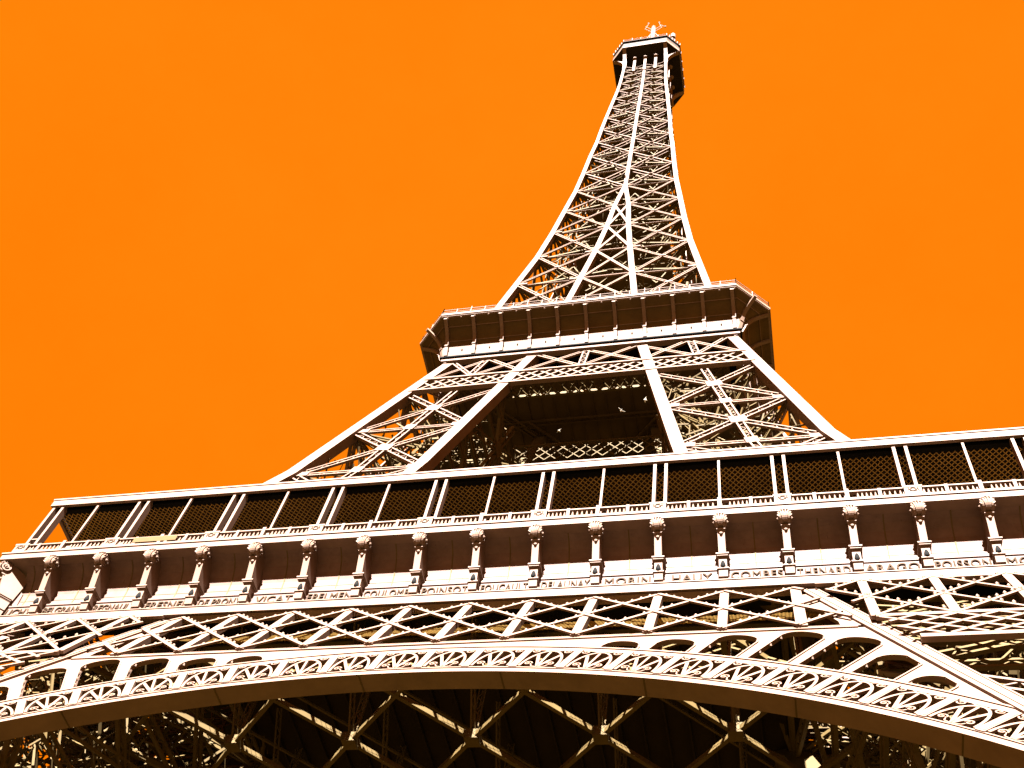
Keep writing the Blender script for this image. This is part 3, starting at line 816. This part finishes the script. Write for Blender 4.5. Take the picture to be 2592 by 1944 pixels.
# ---------------- column above the second platform
NZ = [116.3, 127.6, 138.7, 150.2, 161.0, 171.0, 181.5, 191.2, 200.7, 209.7, 218.0, 226.2, 234.0, 241.0, 247.7, 253.7, 259.0, 263.7, 268.0]
def cw(z): return lerp(z, [116, 180, 268], [.92, .72, .6])
for sx, sy in ((-1, -1), (1, -1), (1, 1), (-1, 1)):
    col = MB()
    for a, b in zip(NZ, NZ[1:]):
        wd = cw(a)
        col.bar((sx*(o(a)-wd/2), sy*(o(a)-wd/2), a), (sx*(o(b)-wd/2), sy*(o(b)-wd/2), b), wd, wd, (0, -1, 0))
    q = col.obj('spire_chord', PAINT, tower)
    if sx < 0 and sy < 0: spire = q
face = MB(); brace = MB()
for a, b in zip(NZ, NZ[1:]):
    wd = cw(a)*.92; ya, yb = -(o(a)-wd/2), -(o(b)-wd/2); fa, fb_ = -(o(a)-.2), -(o(b)-.2)
    ia, ib = ic(a), ic(b)
    for sx in ((-1, 1) if ia > 0 else (0,)):
        face.bar((sx*ia, ya, a-.05), (sx*ib, yb, b+.05), wd, wd, (0, -1, 0))
    lw = lerp(a, [116, 181, 268], [.62, .48, .36])
    for sx in (-1, 1):
        A0, A1 = V((sx*(o(a)-.5), fa, a)), V((sx*(o(b)-.5), fb_, b)); M0, M1 = V((sx*ia, fa, a)), V((sx*ib, fb_, b))
        if a > 180:
            brace.bar(A0, M1, lw*.62, .16, NF); brace.bar(M0, A1, lw*.62, .2, NF)
            brace.bar(A0+V((0, .5, 0)), M1+V((0, .5, 0)), lw*.5, .1, NF); brace.bar(M0+V((0, .5, 0)), A1+V((0, .5, 0)), lw*.5, .1, NF)
        else:
            brace.lattice(A0, M1, NF, lw, fl=.15, la=.08, dp=.2, step=lw*1.2); brace.lattice(M0, A1, NF, lw, fl=.15, la=.08, dp=.26, step=lw*1.2)
        brace.lattice(A0+V((0, .2, 0)), M0+V((0, .2, 0)), NF, lw*.6, fl=.09, la=.05)
        e = (M0-A0).normalized()
        brace.bar(A0+e*.2, A0+e*(.2+lw*2.2), lw*1.6, .3, NF); brace.bar(M0-e*(.2+lw*2.4), M0-e*.2, lw*1.6, .3, NF)
        mt_ = (A0+A1+M0+M1)/4; brace.bar(mt_-e*lw*.8, mt_+e*lw*.8, lw*1.2, .42, NF)
    if ia > .6:
        brace.lattice((-ia, fa, a), (ib, fb_, b), NF, lw*.8, step=.5); brace.lattice((ia, fa, a), (-ib, fb_, b), NF, lw*.8, dp=.36, step=.5)
        brace.lattice((-ia, fa, a), (ia, fa, a), NF, lw*.8)
fo = face.obj('middle_chord', PAINT, spire); bo = brace.obj('spire_bracing', PAINT, spire)
bi = bo.data.copy(); bi.materials.clear(); bi.materials.append(INNER)  # darker copy for the other three sides, shade painted in
for r_ in ROT[1:]:
    copy_to(fo, spire, r_); c = copy_to(bo, spire, r_); c.data = bi
sh = MB()
for i, (a, b) in enumerate(zip(NZ, NZ[1:])):
    r0 = min(2.6, o(a)*.42); r1 = min(2.6, o(b)*.42)
    cs_ = [(-1, -1), (1, -1), (1, 1), (-1, 1)]
    for (x0, y0), (x1, y1) in zip(cs_, cs_[1:]+cs_[:1]):
        sh.lattice((x0*r0, y0*r0, a), (x0*r1, y0*r1, b), (x0, y0, 0), .4, fl=.1, la=.06)
        sh.bar((x0*r0, y0*r0, a), (x1*r1, y1*r1, b), .22, .15, (x0+x1, y0+y1, 0)); sh.bar((x1*r0, y1*r0, a), (x0*r1, y0*r1, b), .22, .12, (x0+x1, y0+y1, 0))
        sh.bar((x0*r0, y0*r0, (a+b)/2), (x1*r0, y1*r0, (a+b)/2), .2, .2, (0, 0, 1))
        sh.lattice((x0*o(a)*.95, y0*o(a)*.95, a), (x0*r0, y0*r0, a), (0, 0, 1), .4)
        sh.lattice((x0*o(a)*.95, y0*o(a)*.95, a), (0, y0*o(b)*.93, (a+b)/2), (0, 0, 1), .35)
        sh.lattice((x0*o(a)*.95, y0*o(a)*.95, a), (x0*o(b)*.93, 0, (a+b)/2), (0, 0, 1), .35)
    zz = a
    while zz < b-1:
        r_ = min(3.4, o(zz)*.6); j = int(zz/2.7) % 4
        P = [V((cs_[j][0]*r_, cs_[j][1]*r_, zz)), V((cs_[(j+1) % 4][0]*r_, cs_[(j+1) % 4][1]*r_, zz+2.7))]
        sh.bar(P[0], P[1], .8, .1, (0, 0, 1)); sh.bar(P[0]+V((0, 0, 1)), P[1]+V((0, 0, 1)), .06, .06, (0, 0, 1)); zz += 2.7
sh.obj('lift_shaft', INNER, spire)
fc = MB()
for a, b in zip(NZ, NZ[1:]):
    for i in range(int(130-(a-116)*.5)):
        z = a+(b-a)*rnd.random(); h_ = o(z)*.86; P = V((rnd.uniform(-h_, h_), rnd.uniform(-h_, h_), z))
        if rnd.random() < .5: P[rnd.choice((0, 1))] = rnd.choice((-h_, h_))
        D = V(rnd.choice(((1, 0, .05), (0, 1, .05), (.1, .1, 1), (1, 0, 1), (0, 1, 1), (-1, 0, 1), (0, -1, 1), (1, 1, .3), (1, -1, .3)))).normalized(); ln_ = rnd.uniform(1.0, 3.6)*min(1, h_/6)
        fc.bar(P-D*ln_/2, P+D*ln_/2, rnd.uniform(.06, .26), rnd.uniform(.06, .16), (rnd.uniform(-1, 1), -1, .3))
    for q in range(4):
        c4 = [V((-1, -1, 0)), V((1, -1, 0)), V((1, 1, 0)), V((-1, 1, 0))]; A_, B_ = c4[q], c4[(q+1) % 4]; n_ = 5
        for i in range(n_):
            t0, t1 = i/n_, (i+1)/n_; z0 = a+(b-a)*(i % 2)*.9; z1 = a+(b-a)*((i+1) % 2)*.9
            fc.bar((A_+(B_-A_)*t0)*o(z0)*.84+V((0, 0, z0)), (A_+(B_-A_)*t1)*o(z1)*.84+V((0, 0, z1)), .16, .12, (A_+B_))
fc.obj('inner_bracing', INNER, spire)
# added solid plates that block the sky and darken the spire inside
for i, z in enumerate(NZ[1:-1]):
    ld = MB(); r_ = o(z)*.7; c_ = o(z)*.9
    ld.box(-r_, r_, -r_, r_, z+.4, z+.5)
    for sx in (-1, 1):
        for sy in (-1, 1):
            ld.bar((sx*r_*.98, sy*r_*.98, z+.45), (sx*c_, sy*c_, z+.35), .9, .1, (0, 0, 1))
    ld.obj('sky_block_plate', SOFF, spire)

# ---------------- top platform
def octo3(d): return octo(d, hb=5.25, base=5.2)
t1 = MB(); sweep(t1, [(2.6, 274.3), (2.86, 274.3), (2.86, 274.5), (2.8, 275.9), (2.5, 276.0), (2.9, 276.5), (2.9, 276.7), (2.5, 276.8), (-1, 276.8)], lambda d: octo3(d) if d > 0 else [(x_*.5, y_*.5) for x_, y_ in octo3(0)])
top = t1.obj('top_platform', PAINT, tower)
t2 = MB(); sweep(t2, [(0, 273.9), (.4, 273.95), (1.5, 274.0), (2.7, 274.05)], octo3)
t2.box(-5.15, 5.15, -5.15, 5.15, 273.5, 273.7)
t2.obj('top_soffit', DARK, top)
def flare(x, n_w=.62):
    pts = [(5.2, 266.6), (5.25, 268.5), (5.45, 270.2), (5.95, 271.8), (6.8, 273.2), (7.9, 274.1)]
    return pts
fl = MB(); fp = flare(0)
fl.prism_x([(-a, z) for a, z in fp]+[(-a+.7, z+.15) for a, z in fp[::-1]], -.42, .42)
flm = fl.mesh('flared_bracket', PAINT)
for q in range(4):
    a = ROT[q]
    for x in (-4.9, 4.9): link('flared_bracket', flm, top, (x*math.cos(a), x*math.sin(a), 0), a)
pil = MB(); pil.box(-.3, .3, -5.5, -5.0, 262.5, 271.5); pil.lathe((0, -5.4, 271.3), (0, -.6, 1), [(0, .3), (.5, .55), (.9, .3)], 8)
pim = pil.mesh('short_pilaster', PAINT)
for q in range(4):
    a = ROT[q]
    for x in (-2.5, 0, 2.5): link('short_pilaster', pim, top, (x*math.cos(a), x*math.sin(a), 0), a)
cb = MB(); sweep(cb, [(2.5, 276.8), (2.5, 279.2), (2.95, 279.3), (2.95, 279.7), (1.8, 280.0), (1.0, 283.0), (-1, 283.2)], lambda d: octo3(d) if d > 0 else [(x_*.3, y_*.3) for x_, y_ in octo3(0)])
cb.obj('top_cabin', DARK, top)
tr = MB(); oc4 = octo3(2.95)
for i in range(8):
    j = (i+1) % 8; P = V((*oc4[i], 0)); Q = V((*oc4[j], 0)); k = 5
    tr.bar(P+V((0, 0, 280.6)), Q+V((0, 0, 280.6)), .08, .08, (0, 0, 1))
    for u in range(k): X = P+(Q-P)*u/k; tr.bar(X+V((0, 0, 279.6)), X+V((0, 0, 280.9+.5*(u % 2))), .14, .14, (1, 0, 0))
tr.obj('top_railing', PAINT, top)
ms = MB()
for z0, z1, r0, r1 in ((283, 299, 2.6, 1.7),):
    for i in range(8):
        a, b = math.pi/4*i, math.pi/4*(i+1)
        ms.bar((r0*math.cos(a), r0*math.sin(a), z0), (r1*math.cos(a), r1*math.sin(a), z1), .3, .3, (math.cos(a), math.sin(a), 0))
        ms.bar((r0*math.cos(a), r0*math.sin(a), z0), (r1*math.cos(b), r1*math.sin(b), z1), .15, .15, (math.cos(a), math.sin(a), 0))
ms.lathe((0, 0, 299), (0, 0, 1), [(0, 1.8), (1, 1.6), (2, .9)], 12)
camp = ms.obj('campanile', PAINT, top)
mst = MB(); mst.lathe((0, 0, 300.5), (0, 0, 1), [(0, .7), (20.5, .66), (20.6, .3), (21.2, .3), (21.3, .6), (21.8, .6)], 12)
mo = mst.obj('mast', PAINT, top)
an = MB()
for sx, h in ((-1, 323.6), (1, 322.8)):
    an.bar((0, 0, 319.5), (sx*2.3, -.3, h), .08, .08, (0, 1, 0)); an.bar((0, 0, 317), (sx*2.3, -.3, h-2.6), .07, .07, (0, 1, 0))
    an.bar((sx*2.3, -.3, h-3.0), (sx*1.5, -.3, h+2.6), .07, .07, (0, 1, 0)); an.lathe((sx*1.5, -.3, h+2.6), (0, 0, 1), [(0, .2), (.4, .25), (.7, .1)], 8)
    an.bar((sx*.6, 0, 316), (sx*2.2, 0, 309), .12, .12, (0, 1, 0))
an.bar((2.3, -.3, 322), (3.2, 0, 321.5), .1, .1, (0, 1, 0)); an.lathe((3.2, 0, 321.3), (0, 0, 1), [(0, .2), (.4, .25), (.7, .1)], 8)
an.obj('antenna_arms', PAINT, mo)
dr = MB(); dr.lathe((5.5, 0, 304.5), (0, 0, 1), [(0, .15), (3.4, .15), (3.45, .7), (6.2, .7), (6.3, .2), (8, .25)], 10)
dr.bar((5.5, 0, 304.6), (1.2, 0, 300.5), .25, .25, (0, 1, 0)); dr.bar((4, 0, 306.6), (5.5, 0, 306.6), .4, .4, (0, 1, 0)); dr.lathe((3.6, 0, 306), (0, 0, 1), [(0, .3), (1.6, .35), (1.8, .1)], 8)
dr.bar((3.6, 0, 306), (1.0, 0, 302), .2, .2, (0, 1, 0))
dr.obj('drum_antenna', PAINT, top)

# ---------------- birds in flight
def bird(loc, yaw, flap, label, s=.45):
    b = MB()
    b.lathe((0, 0, 0), (0, 1, 0), [(-.2, .012), (-.17, .04), (-.05, .07), (.06, .065), (.12, .04), (.15, .042), (.19, .03), (.215, .01), (.24, .004)], 10)
    for sx in (-1, 1):
        pts = [(0.03, .07, -.05), (.17, .09, -.07), (.33, .03, -.07), (.47, -.09, -.1)]
        zz = [0.02, .02+flap*.6, .02+flap, .02+flap*.85]
        for i in range(3):
            x0, f0, r0 = pts[i]; x1, f1, r1 = pts[i+1]
            b.hexa([(sx*x0, f0, zz[i]), (sx*x1, f1, zz[i+1]), (sx*x1, r1, zz[i+1]), (sx*x0, r0, zz[i]), (sx*x0, f0, zz[i]+.012), (sx*x1, f1, zz[i+1]+.012), (sx*x1, r1, zz[i+1]+.012), (sx*x0, r0, zz[i]+.012)])
    b.hexa([(-.02, -.18, 0), (.02, -.18, 0), (.06, -.31, 0), (-.06, -.31, 0), (-.02, -.18, .012), (.02, -.18, .012), (.06, -.31, .012), (-.06, -.31, .012)])
    ob = b.obj('bird', BIRD); ob.location = loc; ob.rotation_euler = (.2, .3, yaw); ob.scale = (s, s, s)
    ob['label'] = label; ob['category'] = 'bird'; ob['group'] = 'pale birds flying between the tower legs'
bird((10.894, -45.816, 52.046), .6, .16, 'white bird with spread wings, middle one of three between the legs under the second platform')
bird((12.21, -46.149, 52.417), 1.9, .22, 'white bird flying beside the right leg, highest of the three', .42)
bird((7.545, -45.42, 51.217), 2.6, .26, 'small pale bird flying low left in the dark opening, apart from the other two', .32)
